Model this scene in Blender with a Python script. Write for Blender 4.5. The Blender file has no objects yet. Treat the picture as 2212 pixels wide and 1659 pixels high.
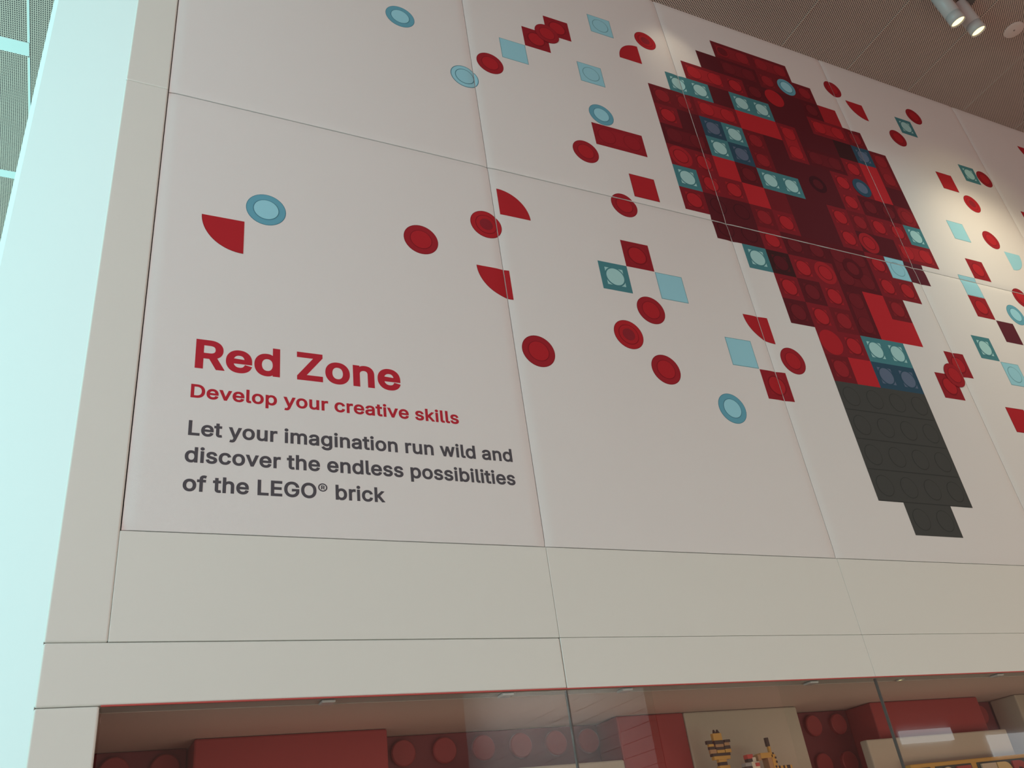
import bpy, bmesh, math, random
from mathutils import Matrix, Vector
from mathutils.geometry import delaunay_2d_cdt

# ---------------------------------------------------------------- camera, sky, lights, exposure
S = 0.15                      # one module of the mural grid in metres
GA, GB = 0.98040, -0.42555    # grid column -> module x
CX, CR, CD = -16.494586, 28.289291, -16.023870
def P(x, r, d=0.0):           # module x, module row (down), depth behind the wall face -> metres
    return Vector((S * x, S * d, 1.55 + S * (CR - r)))
def gx(c):
    return GA * c + GB

scene = bpy.context.scene
COL = scene.collection
cam_data = bpy.data.cameras.new('camera')
cam = bpy.data.objects.new('camera', cam_data)
COL.objects.link(cam)
cam_data.sensor_width = 36.0
cam_data.lens = 1872.0318 / 2212.0 * 36.0
cam_data.clip_start = 0.05
RR = [[0.9027041443, 0.1253928774, -0.4115845650],
      [0.1128828563, 0.8540611234, 0.5077765829],
      [0.4151899428, -0.5048328671, 0.7568098095]]
def gv(v):                    # module-space direction -> world direction
    return Vector((v[0], v[2], -v[1]))
right, up, back = gv(RR[0]), -gv(RR[1]), -gv(RR[2])
cam.matrix_world = Matrix(((right.x, up.x, back.x, P(CX, CR, CD).x),
                           (right.y, up.y, back.y, P(CX, CR, CD).y),
                           (right.z, up.z, back.z, P(CX, CR, CD).z),
                           (0, 0, 0, 1)))
scene.camera = cam

scene.view_settings.view_transform = 'Standard'
scene.view_settings.look = 'None'
scene.view_settings.exposure = -0.13
scene.view_settings.gamma = 1.0
scene.view_settings.use_curve_mapping = False

world = bpy.data.worlds.new('sky')
scene.world = world
world.use_nodes = True
wn = world.node_tree.nodes
wn['Background'].inputs['Color'].default_value = (1.0, 0.56, 0.47, 1)
wn['Background'].inputs['Strength'].default_value = 0.51

def area_light(name, loc, target, sx, sy, power, color, spread=180):
    l = bpy.data.lights.new(name, 'AREA')
    l.shape = 'RECTANGLE'; l.size = sx; l.size_y = sy
    l.energy = power; l.color = color; l.spread = math.radians(spread)
    o = bpy.data.objects.new(name, l); COL.objects.link(o)
    o.location = loc
    o.rotation_euler = (Vector(target) - Vector(loc)).to_track_quat('-Z', 'Y').to_euler()
    return o
# daylight pouring in through the glazed front of the concourse, left of the shop
area_light('daylight_front', (-9.0, -1.5, 3.2), (-2.7, 0.1, 3.6), 3.5, 5.0, 320, (0.23, 0.976, 1.0))
area_light('daylight_behind', (-6.2, 3.2, 1.2), (-3.3, 2.0, 6.0), 3.0, 3.0, 205, (0.40, 1.0, 1.0), 110)
area_light('left_fill', (-5.2, -3.2, 3.3), (-2.0, 0.0, 4.2), 2.5, 4.5, 78, (1.0, 0.81, 0.87))  # added fill that brightens the left end of the mural
# soft added fill for the display case and the shop front
area_light('case_fill', P(-2.5, 27.3, 1.2), P(-2.5, 24.9, 3.4), 4.2, 0.08, 1.7, (1.0, 0.62, 0.46))  # added, unseen: brightens the case and its soffit from below
area_light('low_fill', (1.5, -3.0, 0.5), (0.5, 0.0, 2.2), 6.0, 0.6, 37, (1.0, 0.98, 0.80))  # added, unseen: lifts the lower part of the wall
def wall_spot(name, loc, target, power, ang, color=(1.0, 0.86, 0.62)):
    l = bpy.data.lights.new(name, 'SPOT'); l.energy = power; l.color = color
    l.spot_size = math.radians(ang); l.spot_blend = 1.0; l.shadow_soft_size = 0.05
    o = bpy.data.objects.new(name, l); COL.objects.link(o); o.location = loc
    o.rotation_euler = (Vector(target) - Vector(loc)).to_track_quat('-Z', 'Y').to_euler()
    return o
wall_spot('wall_lamp', P(15.5, -0.6, -8), P(16.5, 9, 0), 15, 70, (1.0, 0.96, 0.55))
wall_spot('right_fill', P(9, -0.6, -14), P(12, 18, 0), 76, 80, (0.7, 1.0, 0.95))  # added fill without a fitting, brightens the lower right wall
wall_spot('accent_lamp', P(1.0, -0.8, -3.0), P(1.2, 2.2, 0), 4, 55)

# ---------------------------------------------------------------- helpers
def lin(c):
    c = c / 255.0
    return c / 12.92 if c <= 0.04045 else ((c + 0.055) / 1.055) ** 2.4
WHITE = (168, 158, 153)       # how the white cloth reads on the photograph; prints are measured against it
def ink(rgb, k=1.0):
    return tuple(min(0.95, 0.80 * k * lin(a) / lin(w)) for a, w in zip(rgb, WHITE))

MATS = {}
def mat(name, color, rough=0.6, spec=0.3, metal=0.0, bump=0.0, bscale=300.0, var=0.0):
    if name in MATS:
        return MATS[name]
    m = bpy.data.materials.new(name)
    m.use_nodes = True
    nt = m.node_tree; b = nt.nodes['Principled BSDF']
    b.inputs['Base Color'].default_value = (*color[:3], 1)
    b.inputs['Roughness'].default_value = rough
    b.inputs['Specular IOR Level'].default_value = spec
    b.inputs['Metallic'].default_value = metal
    if bump or var:
        tc = nt.nodes.new('ShaderNodeTexCoord')
        n = nt.nodes.new('ShaderNodeTexNoise')
        n.inputs['Scale'].default_value = bscale
        n.inputs['Detail'].default_value = 3.0
        nt.links.new(tc.outputs['Object'], n.inputs['Vector'])
        if bump:
            bp = nt.nodes.new('ShaderNodeBump')
            bp.inputs['Strength'].default_value = bump
            bp.inputs['Distance'].default_value = 0.002
            nt.links.new(n.outputs['Fac'], bp.inputs['Height'])
            nt.links.new(bp.outputs['Normal'], b.inputs['Normal'])
        if var:
            mx = nt.nodes.new('ShaderNodeMix'); mx.data_type = 'RGBA'
            mx.inputs[6].default_value = (*[c * (1 - var) for c in color[:3]], 1)
            mx.inputs[7].default_value = (*[min(1, c * (1 + var)) for c in color[:3]], 1)
            nt.links.new(n.outputs['Fac'], mx.inputs['Factor'])
            nt.links.new(mx.outputs[2], b.inputs['Base Color'])
    MATS[name] = m
    return m
def glow(name, color, strength):
    m = bpy.data.materials.new(name); m.use_nodes = True
    b = m.node_tree.nodes['Principled BSDF']
    b.inputs['Base Color'].default_value = (*color, 1)
    b.inputs['Emission Color'].default_value = (*color, 1)
    b.inputs['Emission Strength'].default_value = strength
    MATS[name] = m
    return m

def perforated(name, metal, hole, pitch, radius):
    """sheet with round holes on a 60 degree lattice, in object XY"""
    m = bpy.data.materials.new(name); m.use_nodes = True
    nt = m.node_tree; b = nt.nodes['Principled BSDF']
    tc = nt.nodes.new('ShaderNodeTexCoord')
    w, h = math.sqrt(3) * pitch, pitch
    ds = []
    for off in ((0, 0), (0.5, 0.5)):
        a = nt.nodes.new('ShaderNodeVectorMath'); a.operation = 'MULTIPLY_ADD'
        a.inputs[1].default_value = (1 / w, 1 / h, 0)
        a.inputs[2].default_value = (off[0] + 1000, off[1] + 1000, 0)
        nt.links.new(tc.outputs['Object'], a.inputs[0])
        f = nt.nodes.new('ShaderNodeVectorMath'); f.operation = 'FRACTION'
        nt.links.new(a.outputs[0], f.inputs[0])
        s = nt.nodes.new('ShaderNodeVectorMath'); s.operation = 'SUBTRACT'
        s.inputs[1].default_value = (0.5, 0.5, 0)
        nt.links.new(f.outputs[0], s.inputs[0])
        q = nt.nodes.new('ShaderNodeVectorMath'); q.operation = 'MULTIPLY'
        q.inputs[1].default_value = (w, h, 0)
        nt.links.new(s.outputs[0], q.inputs[0])
        l = nt.nodes.new('ShaderNodeVectorMath'); l.operation = 'LENGTH'
        nt.links.new(q.outputs[0], l.inputs[0])
        ds.append(l.outputs['Value'])
    mn = nt.nodes.new('ShaderNodeMath'); mn.operation = 'MINIMUM'
    nt.links.new(ds[0], mn.inputs[0]); nt.links.new(ds[1], mn.inputs[1])
    lt = nt.nodes.new('ShaderNodeMath'); lt.operation = 'LESS_THAN'
    lt.inputs[1].default_value = radius
    nt.links.new(mn.outputs[0], lt.inputs[0])
    mx = nt.nodes.new('ShaderNodeMix'); mx.data_type = 'RGBA'
    mx.inputs[6].default_value = (*metal, 1); mx.inputs[7].default_value = (*hole, 1)
    nt.links.new(lt.outputs[0], mx.inputs['Factor'])
    nt.links.new(mx.outputs[2], b.inputs['Base Color'])
    b.inputs['Roughness'].default_value = 0.7
    b.inputs['Specular IOR Level'].default_value = 0.1
    MATS[name] = m
    return m

class MB:
    """collects shapes, then links them as ONE mesh object"""
    def __init__(self):
        self.bm = bmesh.new(); self.mats = []
    def mi(self, m):
        if m not in self.mats:
            self.mats.append(m)
        return self.mats.index(m)
    def box(self, lo, hi, m, bev=0.0, seg=2):
        lo = Vector((min(lo[0], hi[0]), min(lo[1], hi[1]), min(lo[2], hi[2]))), Vector((max(lo[0], hi[0]), max(lo[1], hi[1]), max(lo[2], hi[2])))
        a, b = lo
        vs = [self.bm.verts.new((x, y, z)) for z in (a.z, b.z) for y in (a.y, b.y) for x in (a.x, b.x)]
        fs = [self.bm.faces.new([vs[i] for i in q]) for q in ((0, 2, 3, 1), (4, 5, 7, 6), (0, 1, 5, 4), (2, 6, 7, 3), (0, 4, 6, 2), (1, 3, 7, 5))]
        k = self.mi(m)
        for f in fs: f.material_index = k
        if bev > 0:
            es = list({e for f in fs for e in f.edges})
            r = bmesh.ops.bevel(self.bm, geom=es, offset=bev, segments=seg, affect='EDGES', profile=0.5)
            for f in r['faces']: f.material_index = k
        return self
    def gbox(self, x0, x1, r0, r1, d0, d1, m, bev=0.0, seg=2):
        return self.box(P(x0, r0, d0), P(x1, r1, d1), m, bev, seg)
    def poly(self, pts, m):
        f = self.bm.faces.new([self.bm.verts.new(p) for p in pts])
        f.material_index = self.mi(m)
        return f
    def prism(self, pts, vec, m):
        """closed prism: polygon pts swept by vec"""
        k = self.mi(m); n = len(pts)
        a = [self.bm.verts.new(p) for p in pts]; b = [self.bm.verts.new(Vector(p) + Vector(vec)) for p in pts]
        fs = [self.bm.faces.new(a[::-1]), self.bm.faces.new(b)]
        for i in range(n):
            j = (i + 1) % n
            fs.append(self.bm.faces.new((a[i], a[j], b[j], b[i])))
        for f in fs: f.material_index = k
        return self
    def lathe(self, origin, axis, prof, m, n=32, smooth=True):
        """prof: list of (t along axis, radius)"""
        k = self.mi(m); axis = Vector(axis).normalized()
        u = axis.orthogonal().normalized(); v = axis.cross(u)
        rings = []
        for t, r in prof:
            c = Vector(origin) + axis * t
            if r <= 1e-6:
                rings.append([self.bm.verts.new(c)])
            else:
                rings.append([self.bm.verts.new(c + (u * math.cos(2 * math.pi * i / n) + v * math.sin(2 * math.pi * i / n)) * r) for i in range(n)])
        for a, b in zip(rings, rings[1:]):
            for i in range(n):
                j = (i + 1) % n
                q = [a[i % len(a)], a[j % len(a)], b[j % len(b)], b[i % len(b)]]
                q = [x for w, x in enumerate(q) if x not in q[:w]]
                if len(q) > 2:
                    f = self.bm.faces.new(q); f.material_index = k; f.smooth = smooth
        return self
    def build(self, name, parent=None, origin=None):
        bmesh.ops.recalc_face_normals(self.bm, faces=self.bm.faces[:])
        me = bpy.data.meshes.new(name)
        if origin is not None:
            bmesh.ops.translate(self.bm, vec=-Vector(origin), verts=self.bm.verts[:])
        self.bm.to_mesh(me); self.bm.free()
        for m in self.mats: me.materials.append(m)
        o = bpy.data.objects.new(name, me); COL.objects.link(o)
        if origin is not None: o.location = origin
        if parent is not None:
            o.parent = parent
            if origin is None:
                o.matrix_parent_inverse = Matrix.Translation(-parent.location)
            else:
                o.location = Vector(origin) - parent.location
        return o

def tag(o, label=None, cat=None, group=None, kind=None):
    if label: o['label'] = label
    if cat: o['category'] = cat
    if group: o['group'] = group
    if kind: o['kind'] = kind
    return o
def empty(name, loc, label, cat, group=None):
    o = bpy.data.objects.new(name, None); COL.objects.link(o); o.location = loc
    o.empty_display_size = 0.05
    return tag(o, label, cat, group)
def struct(o):
    o['kind'] = 'structure'; return o

# ---------------------------------------------------------------- materials
M_cloth = mat('white_cloth', (0.80, 0.785, 0.775), 0.85, 0.1, bump=0.25, bscale=900)
M_trim = mat('white_enamel', (0.78, 0.79, 0.745), 0.45, 0.35)
M_dark = mat('shadow_gap', (0.03, 0.03, 0.03), 0.9, 0.1)
M_ceil = perforated('perforated_ceiling_sheet', (0.73, 0.53, 0.44), (0.07, 0.055, 0.056), 0.0122, 0.0048)
M_band = mat('ceiling_band', (0.6, 0.6, 0.58), 0.6, 0.2)
M_floor = mat('pale_floor', (0.42, 0.40, 0.37), 0.35, 0.4, var=0.08, bscale=3)

# ---------------------------------------------------------------- structure
TOP = -1.42                                   # module row of the ceiling
XL, XP = -17.05, -16.08                       # left edge of the front, left edge of the mural
JX = [-16.08, -7.455, 1.16, 9.85, 18.30, 26.95]
RM, RB, RF, RW = 10.235, 21.785, 23.785, 24.815   # middle seam, mural foot, fascia seam, window head
XE = 44.0

def ceiling_plate(name, x0, x1, d0, d1):
    m = MB(); m.gbox(x0, x1, TOP - 0.3, TOP, d0, d1, M_ceil)
    return struct(m.build(name, origin=P(x0, TOP, d0)))
ceiling_plate('ceiling', -75, XE, -75, 60)
def ceil_strip(name, x0, x1, d0, d1, m=M_band, t=0.02):
    b = MB(); b.gbox(x0, x1, TOP, TOP + t, d0, d1, m); return struct(b.build(name))
n = 0
for xj in (7.75, 11.55, 15.35, 19.12, 22.9):
    n += 1; ceil_strip('trim_%d' % n, xj - 0.025, xj + 0.025, -60, -0.02, mat('ceiling_joint', (0.40, 0.31, 0.265), 0.7, 0.1))
for (a, b, c, d) in ((-20.86, -20.78, 3, 9.6), (-20.86, -20.78, 10.3, 40), (-60, -20.8, 9.62, 10.25), (-60, -20.0, 16.8, 17.25)):
    n += 1; ceil_strip('trim_%d' % n, a, b, c, d)
m = MB(); m.box((-11.25, -11.25, -0.05), (XE * S, 9, 0), M_floor); struct(m.build('floor'))

# backing wall behind the mural, fascia and window piers
m = MB(); m.gbox(XP + 0.02, XE, TOP, RB + 0.03, 0.155, 0.7, mat('panel_backing', (0.20, 0.165, 0.155), 0.8, 0.1)); struct(m.build('wall_back'))
m = MB(); m.gbox(XP - 0.008, XP + 0.019, TOP, RB, 0.151, 0.3, mat('gap_liner', (0.10, 0.10, 0.10), 0.8, 0.1)); struct(m.build('trim_33'))
m = MB(); m.gbox(XP + 0.03, XE, RB - 0.03, RB + 0.012, 0.151, 0.154, MATS['gap_liner']); struct(m.build('trim_34'))
m = MB(); m.gbox(XL + 0.1, XE, RB + 0.05, RW - 0.03, 0.3, 0.7, M_dark); struct(m.build('wall_behind_trim'))

# left pier: front face and the splayed daylight-lit cheek
def slab(name, x0, x1, r0, r1, d0=0.0, d1=0.28, m=M_trim, bev=0.0014, seg=2, G=0.0045):
    b = MB(); b.gbox(x0 + G, x1 - G, r0 + G, r1 - G, d0, d1, m, bev, seg)
    return struct(b.build(name))
slab('trim_20', XL - 0.008, XP - 0.006, TOP, 10.16, bev=0.0055, seg=4, G=0.003)
slab('trim_21', XL - 0.008, XP - 0.006, 10.16, RF, bev=0.0055, seg=4, G=0.003)
slab('trim_22', XL - 0.006, JX[1], RF, RW, bev=0.0055, seg=4, G=0.005)
slab('trim_23', JX[1], JX[2], RF, RW)
slab('trim_24', JX[2], 12.0, RF, RW)
slab('trim_25', 12.0, XE, RF, RW)
slab('trim_26', XP - 0.012, JX[1], RB, RF, 0.004)
slab('trim_27', JX[1], JX[2], RB, RF, 0.004)
slab('trim_28', JX[2], JX[3], RB, RF, 0.004)
slab('trim_29', JX[3], JX[4], RB, RF, 0.004)
slab('trim_30', JX[4], XE, RB, RF, 0.004)
slab('trim_31', XL - 0.006, -16.1, RW, CR + 10.3, bev=0.0055, seg=4, G=0.005)
b = MB()
cx1, cd1 = -19.02, 1.60
pts = [P(XL, TOP, 0.03), P(cx1, TOP, cd1), P(cx1 - 0.16, TOP, cd1 + 0.42), P(cx1 + 0.25, TOP, cd1 + 0.25), P(XL + 0.2, TOP, 0.6)]
b.prism(pts, (0, 0, P(0, CR + 10.3).z - P(0, TOP).z), mat('white_cheek', (0.80, 0.82, 0.81), 0.5, 0.3))
struct(b.build('wall_left'))
b = MB(); b.gbox(JX[4] + 0.01, XE, RM + 0.008, RB - 0.01, 0.0, 0.15, M_cloth, 0.002); struct(b.build('wall_end_low'))
b = MB(); b.gbox(JX[5] + 0.01, XE, TOP, RM - 0.02, 0.0, 0.15, M_cloth, 0.002); struct(b.build('wall_end_high'))
# ---------------------------------------------------------------- the printed mural
RED = ink((142, 30, 33)); RED2 = ink((124, 28, 32)); RB1 = ink((98, 25, 29)); RB2 = ink((88, 24, 28)); RB3 = ink((72, 22, 26))
INK = {}
for nm, c in dict(
    bright=(140, 30, 34), s_in=(124, 28, 32), s_disc=(133, 29, 33), s_base=(98, 25, 30), s_ring=(92, 22, 26),
    m_in=(104, 27, 31), m_disc=(112, 28, 32), m_base=(86, 24, 28), m_ring=(88, 23, 27),
    d_in=(82, 24, 28), d_disc=(86, 25, 29), d_base=(70, 22, 26), d_ring=(68, 21, 25),
    dark=(68, 23, 27), darker=(48, 24, 25), maroon=(70, 28, 34), ring=(50, 20, 24),
    teal=(55, 92, 95), pale=(124, 150, 146), navy=(38, 56, 68), slate=(72, 78, 92),
    outline=(98, 21, 26), redloose=(131, 27, 31), loosebase=(110, 25, 30), looseinset=(117, 26, 31), darkspot=(104, 28, 33),
    sky=(114, 148, 154), skyline=(82, 114, 120), blue=(76, 117, 128), bluering=(57, 92, 102), paledisc=(114, 150, 156),
    coal=(54, 51, 48), coalline=(44, 42, 40), headline=(136, 30, 38), bodytext=(62, 56, 58)).items():
    INK[nm] = mat('print_' + nm, ink(c), 0.85, 0.08)

def circ(c, r, rad, n=40):
    return [(c + rad * math.cos(2 * math.pi * i / n), r + rad * math.sin(2 * math.pi * i / n)) for i in range(n)]
def rect(c, r, w, h, e=0.0):
    return [(c + e, r + e), (c + w - e, r + e), (c + w - e, r + h - e), (c + e, r + h - e)]
def rrect(c, r, w, h, e, rad):
    o = []
    for (cx, cy, a) in ((c + w - e - rad, r + e + rad, -90), (c + w - e - rad, r + h - e - rad, 0), (c + e + rad, r + h - e - rad, 90), (c + e + rad, r + e + rad, 180)):
        for i in range(5):
            t = math.radians(a + 90 * i / 4); o.append((cx + rad * math.cos(t), cy + rad * math.sin(t)))
    return o
def quarter(c, r, corner, rad=0.97):
    cx, cy, a = {'TL': (c, r, 0), 'TR': (c + 1, r, 90), 'BR': (c + 1, r + 1, 180), 'BL': (c, r + 1, 270)}[corner]
    return [(cx, cy)] + [(cx + rad * math.cos(math.radians(a + 90 * i / 18)), cy + rad * math.sin(math.radians(a + 90 * i / 18))) for i in range(19)]

# every design is a list of (polygon, ink, layer) in grid columns / rows
def stud(c, r, base, inset, disc, ring, L=0, w=1, h=1, plate=False):
    o = [(rect(c, r, w, h), base, L)]
    if plate:
        o.append((rrect(c, r, w, h, 0.17, 0.03), inset, L + 1))
        for i in range(int(w)):
            for j in range(int(h)):
                o += [(circ(c + i + .5, r + j + .5, .345), ring, L + 2), (circ(c + i + .5, r + j + .5, .325), disc, L + 3)]
    else:
        for i in range(int(w)):
            for j in range(int(h)):
                o += [(rect(c + i, r + j, 1, 1, 0.19), inset, L + 1), (circ(c + i + .5, r + j + .5, .345), ring, L + 2), (circ(c + i + .5, r + j + .5, .30), disc, L + 3)]
    return o
def s_(c, r, **k): return stud(c, r, 's_base', 's_in', 's_disc', 's_ring', **k)
def m_(c, r, **k): return stud(c, r, 'm_base', 'm_in', 'm_disc', 'm_ring', **k)
def d_(c, r, **k): return stud(c, r, 'd_base', 'd_in', 'd_disc', 'd_ring', **k)
def t_(c, r, w=1): return stud(c, r, 'teal', 'pale', 'pale', 'teal', w=w)
def n_(c, r, w=1): return stud(c, r, 'navy', 'slate', 'slate', 'navy', w=w)
def f_(c, r, col, w=1, h=1): return [(rect(c, r, w, h), col, 0)]
def o_(c, r, base, a, ring, b): return [(rect(c, r, 1, 1), base, 0), (circ(c + .5, r + .5, .48), a, 1), (circ(c + .5, r + .5, .32), ring, 2), (circ(c + .5, r + .5, .29), b, 3)]
def w2(fn, c, r, w=2, h=1): return fn(c, r, w=w, h=h, plate=True)

TREE = []
def T(*a):
    for x in a: TREE.extend(x)
T(w2(m_, 4, 0), w2(m_, 6, 0), [(circ(4.5, .5, .26), 'm_ring', 4), (circ(4.5, .5, .2), 'd_in', 5)])
T(f_(3, 1, 'dark'), w2(d_, 4, 1), m_(6, 1), m_(7, 1), m_(8, 1), [(circ(7.5, 1.5, .47), 'blue', 6), (circ(7.5, 1.5, .33), 'bluering', 7), (circ(7.5, 1.5, .30), 'paledisc', 8)])
T(w2(s_, 2, 2), s_(4, 2), d_(5, 2), f_(6, 2, 'dark'), [(circ(6.5, 2.5, .48), 'redloose', 4)], f_(7, 2, 'dark'), d_(8, 2), f_(9, 2, 's_in'))
T(t_(1, 3, 2), f_(3, 3, 'dark'), t_(4, 3, 2), f_(6, 3, 'dark', 2), w2(s_, 8, 3), m_(10, 3))
T(m_(0, 4), m_(1, 4), w2(s_, 2, 4), f_(4, 4, 'bright', 2), w2(s_, 6, 4, 1, 2), f_(7, 4, 'dark', 2), f_(9, 4, 'darker'), n_(10, 4), w2(m_, 11, 4, 1, 2))
T(s_(0, 5), f_(1, 5, 'dark'), n_(2, 5), t_(3, 5), m_(4, 5), f_(5, 5, 'dark', 1, 2), w2(d_, 7, 5), s_(9, 5), f_(10, 5, 'bright', 1, 2))
T(w2(d_, 0, 6), t_(2, 6), n_(3, 6), m_(4, 6), f_(6, 6, 'dark', 2, 2), [(circ(7, 7, .42), 'ring', 1), (circ(7, 7, .24), 'dark', 2)], s_(8, 6), s_(9, 6),
  [(circ(9.5, 6.5, .47), 'navy', 5), (circ(9.5, 6.5, .29), 'slate', 6)], f_(11, 6, 'dark'))
T(o_(0, 7, 's_base', 's_in', 's_ring', 's_disc'), s_(1, 7), f_(2, 7, 'bright'), d_(3, 7), t_(4, 7, 2), s_(8, 7), d_(9, 7), d_(10, 7), o_(11, 7, 'm_base', 'm_in', 'm_ring', 'm_disc'))
T(t_(0, 8), s_(1, 8), s_(2, 8), f_(3, 8, 'bright'), f_(4, 8, 'm_base'), f_(5, 8, 'dark', 2, 2), s_(7, 8), m_(8, 8), s_(9, 8), s_(10, 8), t_(11, 8))
T(s_(0, 9), f_(1, 9, 'dark', 2, 2), m_(3, 9), s_(4, 9), s_(7, 9), o_(8, 9, 'dark', 's_in', 's_ring', 's_disc'), f_(9, 9, 'dark'), w2(s_, 10, 9))
for (a, b) in ((1.5, 9.5), (2.5, 9.5), (1.5, 10.5), (2.5, 10.5)): T([(circ(a, b, .34), 'ring', 1), (circ(a, b, .315), 'dark', 2)])
T(s_(3, 10), d_(4, 10), d_(5, 10), w2(d_, 6, 10, 2, 2), [(circ(7, 11, .45), 'd_ring', 5), (circ(7, 11, .28), 'd_disc', 6)], s_(8, 10), f_(10, 10, 'maroon'),
  [(rect(9, 10, 1, 1), 'skyline', 0), (rect(9, 10, 1, 1, .02), 'sky', 1), (circ(9.5, 10.5, .34), 'skyline', 2), (circ(9.5, 10.5, .32), 'sky', 3)])
T(t_(2, 11), stud(3, 11, 'darker', 'dark', 'dark', 'darker'), s_(4, 11), o_(5, 11, 's_base', 's_in', 's_ring', 's_disc'), s_(8, 11), s_(9, 11))
T(s_(3, 12), d_(4, 12), s_(5, 12), w2(d_, 6, 12, 1, 2), f_(7, 12, 'bright', 1, 2), f_(8, 13, 'bright'), m_(8, 12))
T(d_(3, 13), s_(4, 13), m_(5, 13))
T(f_(4, 14, 's_base'), [(circ(4.5, 14.5, .48), 'redloose', 1)], s_(5, 14), t_(6, 14, 2))
T(m_(4, 15), f_(5, 15, 'bright'), n_(6, 15, 2))
TRUNK = []
for k in range(4):
    TRUNK += [(rect(4, 16 + k, 4, 1), 'coal', 0), ([(4.05, 16.97 + k), (7.9, 16.97 + k), (7.9, 17.0 + k), (4.05, 17.0 + k)], 'coalline', 1)]
    for i in range(4):
        TRUNK += [(circ(4.5 + i, 16.5 + k, .34), 'coalline', 1), (circ(4.5 + i, 16.5 + k, .32), 'coal', 2)]
TRUNK += [(rect(5, 20, 2, 1), 'coal', 0)]
for i in range(2):
    TRUNK += [(circ(5.5 + i, 20.5, .34), 'coalline', 1), (circ(5.5 + i, 20.5, .32), 'coal', 2)]

def disc_design(k, c, r):
    x, y = c + .5, r + .5
    if k == 'red': return [(circ(x, y, .48), 'outline', 0), (circ(x, y, .465), 'looseinset', 1), (circ(x, y, .31), 'outline', 2), (circ(x, y, .29), 'redloose', 3)]
    if k == 'reddark': return [(circ(x, y, .48), 'outline', 0), (circ(x, y, .465), 'redloose', 1), (circ(x, y, .33), 'outline', 2), (circ(x, y, .31), 'redloose', 3), (circ(x, y, .2), 'darkspot', 4)]
    if k == 'blue': return [(circ(x, y, .48), 'bluering', 0), (circ(x, y, .465), 'blue', 1), (circ(x, y, .315), 'bluering', 2), (circ(x, y, .295), 'paledisc', 3)]
    return [(circ(x, y, .48), 'bluering', 0), (circ(x, y, .455), 'sky', 1), (circ(x, y, .33), 'bluering', 2), (circ(x, y, .305), 'sky', 3)]
def sq_design(k, c, r):
    if k == 'plainblue': return [(rect(c, r, 1, 1, .01), 'skyline', 0), (rect(c, r, 1, 1, .03), 'sky', 1)]
    if k == 'bluestud': return [(rect(c, r, 1, 1, .01), 'skyline', 0), (rect(c, r, 1, 1, .03), 'sky', 1), (circ(c + .5, r + .5, .34), 'skyline', 2), (circ(c + .5, r + .5, .315), 'sky', 3)]
    if k == 'redplain': return [(rect(c, r, 1, 1, .01), 'outline', 0), (rect(c, r, 1, 1, .025), 'redloose', 1)]
    if k == 'maroon': return [(rect(c, r, 1, 1, .01), 'maroon', 0)]
    if k == 'teal': return t_(c, r)
    if k == 'redstud': return stud(c, r, 'loosebase', 'looseinset', 'redloose', 'outline')
    if k == 'red2x1': return stud(c, r, 'loosebase', 'looseinset', 'looseinset', 'outline', w=2, plate=True)
LOOSE = []          # (part name, label, design)
def disc(k, c, r):
    lab = {'red': 'red printed disc with a ring', 'reddark': 'red printed disc with a dark centre', 'blue': 'teal printed disc with a pale centre', 'pale': 'pale blue printed disc with a ring'}[k]
    LOOSE.append(('printed_disc', lab, disc_design(k, c, r)))
def square(k, c, r):
    lab = {'plainblue': 'plain pale blue printed square', 'bluestud': 'pale blue printed square with a circle', 'redplain': 'plain red printed square', 'maroon': 'plain maroon printed square',
           'teal': 'teal printed square with a pale circle', 'redstud': 'dark red printed square with a brighter circle', 'red2x1': 'red printed double brick'}[k]
    LOOSE.append(('printed_square' if k != 'red2x1' else 'printed_brick', lab, sq_design(k, c, r)))
def quart(corner, c, r, col='redloose', edge='outline'):
    LOOSE.append(('printed_quarter_disc', 'pale blue printed quarter disc' if col == 'sky' else 'red printed quarter disc', [(quarter(c, r, corner), edge, 0), ([(x, y) for x, y in quarter(c, r, corner, .96)], col, 1)]))
for k, c, r in (('blue', -10, 4), ('pale', -8, 6), ('red', -7, 5), ('reddark', 0, 1), ('blue', -3, 6), ('red', -4, 8), ('red', -3, 10), ('reddark', -8, 12), ('red', -10, 13), ('blue', -14, 13),
                ('red', -3, 14), ('reddark', -4, 15), ('red', -3, 16), ('red', -7, 16), ('red', 2, 15), ('blue', -1, 17), ('red', 10, 0), ('red', 15, 0), ('red', 13, 2), ('red', 18, 3),
                ('reddark', 16, 5), ('red', 16, 7), ('red', 16, 10), ('blue', 15, 11)):
    disc(k, c, r)
for k, c, r in (('plainblue', -6, 4), ('redstud', -5, 3), ('redstud', -4, 2), ('bluestud', -2, 1), ('bluestud', -3, 4), ('red2x1', -3, 7), ('redplain', -2, 9), ('redstud', -3, 12), ('teal', -4, 13),
                ('plainblue', -2, 13), ('plainblue', 0, 15), ('redstud', 1, 16), ('teal', 14, 1), ('redplain', 15, 4), ('teal', 17, 3), ('plainblue', 14, 7), ('redstud', 14, 9), ('plainblue', 13, 10),
                ('redstud', 13, 11), ('maroon', 14, 12), ('teal', 12, 13), ('bluestud', 13, 14), ('redstud', 10, 14), ('redstud', 9, 15), ('redplain', 12, 16), ('redplain', 20, 5)):
    square(k, c, r)
def lift(d, k): return [(p, c, l + k) for p, c, l in d]
for c, r in ((-4.5, 2.5), (9.5, 14.5)):
    LOOSE.append(('printed_disc', 'red printed disc over two squares', lift(disc_design('red', c, r), 5)))
quart('BR', -1, 2); quart('BL', -7, 11); quart('TR', -15, 14); quart('TR', -8, 14); quart('TR', 1, 14); quart('TR', 11, 1); quart('TL', 17, 8, 'sky', 'skyline'); quart('TR', 23, 0)

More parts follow.
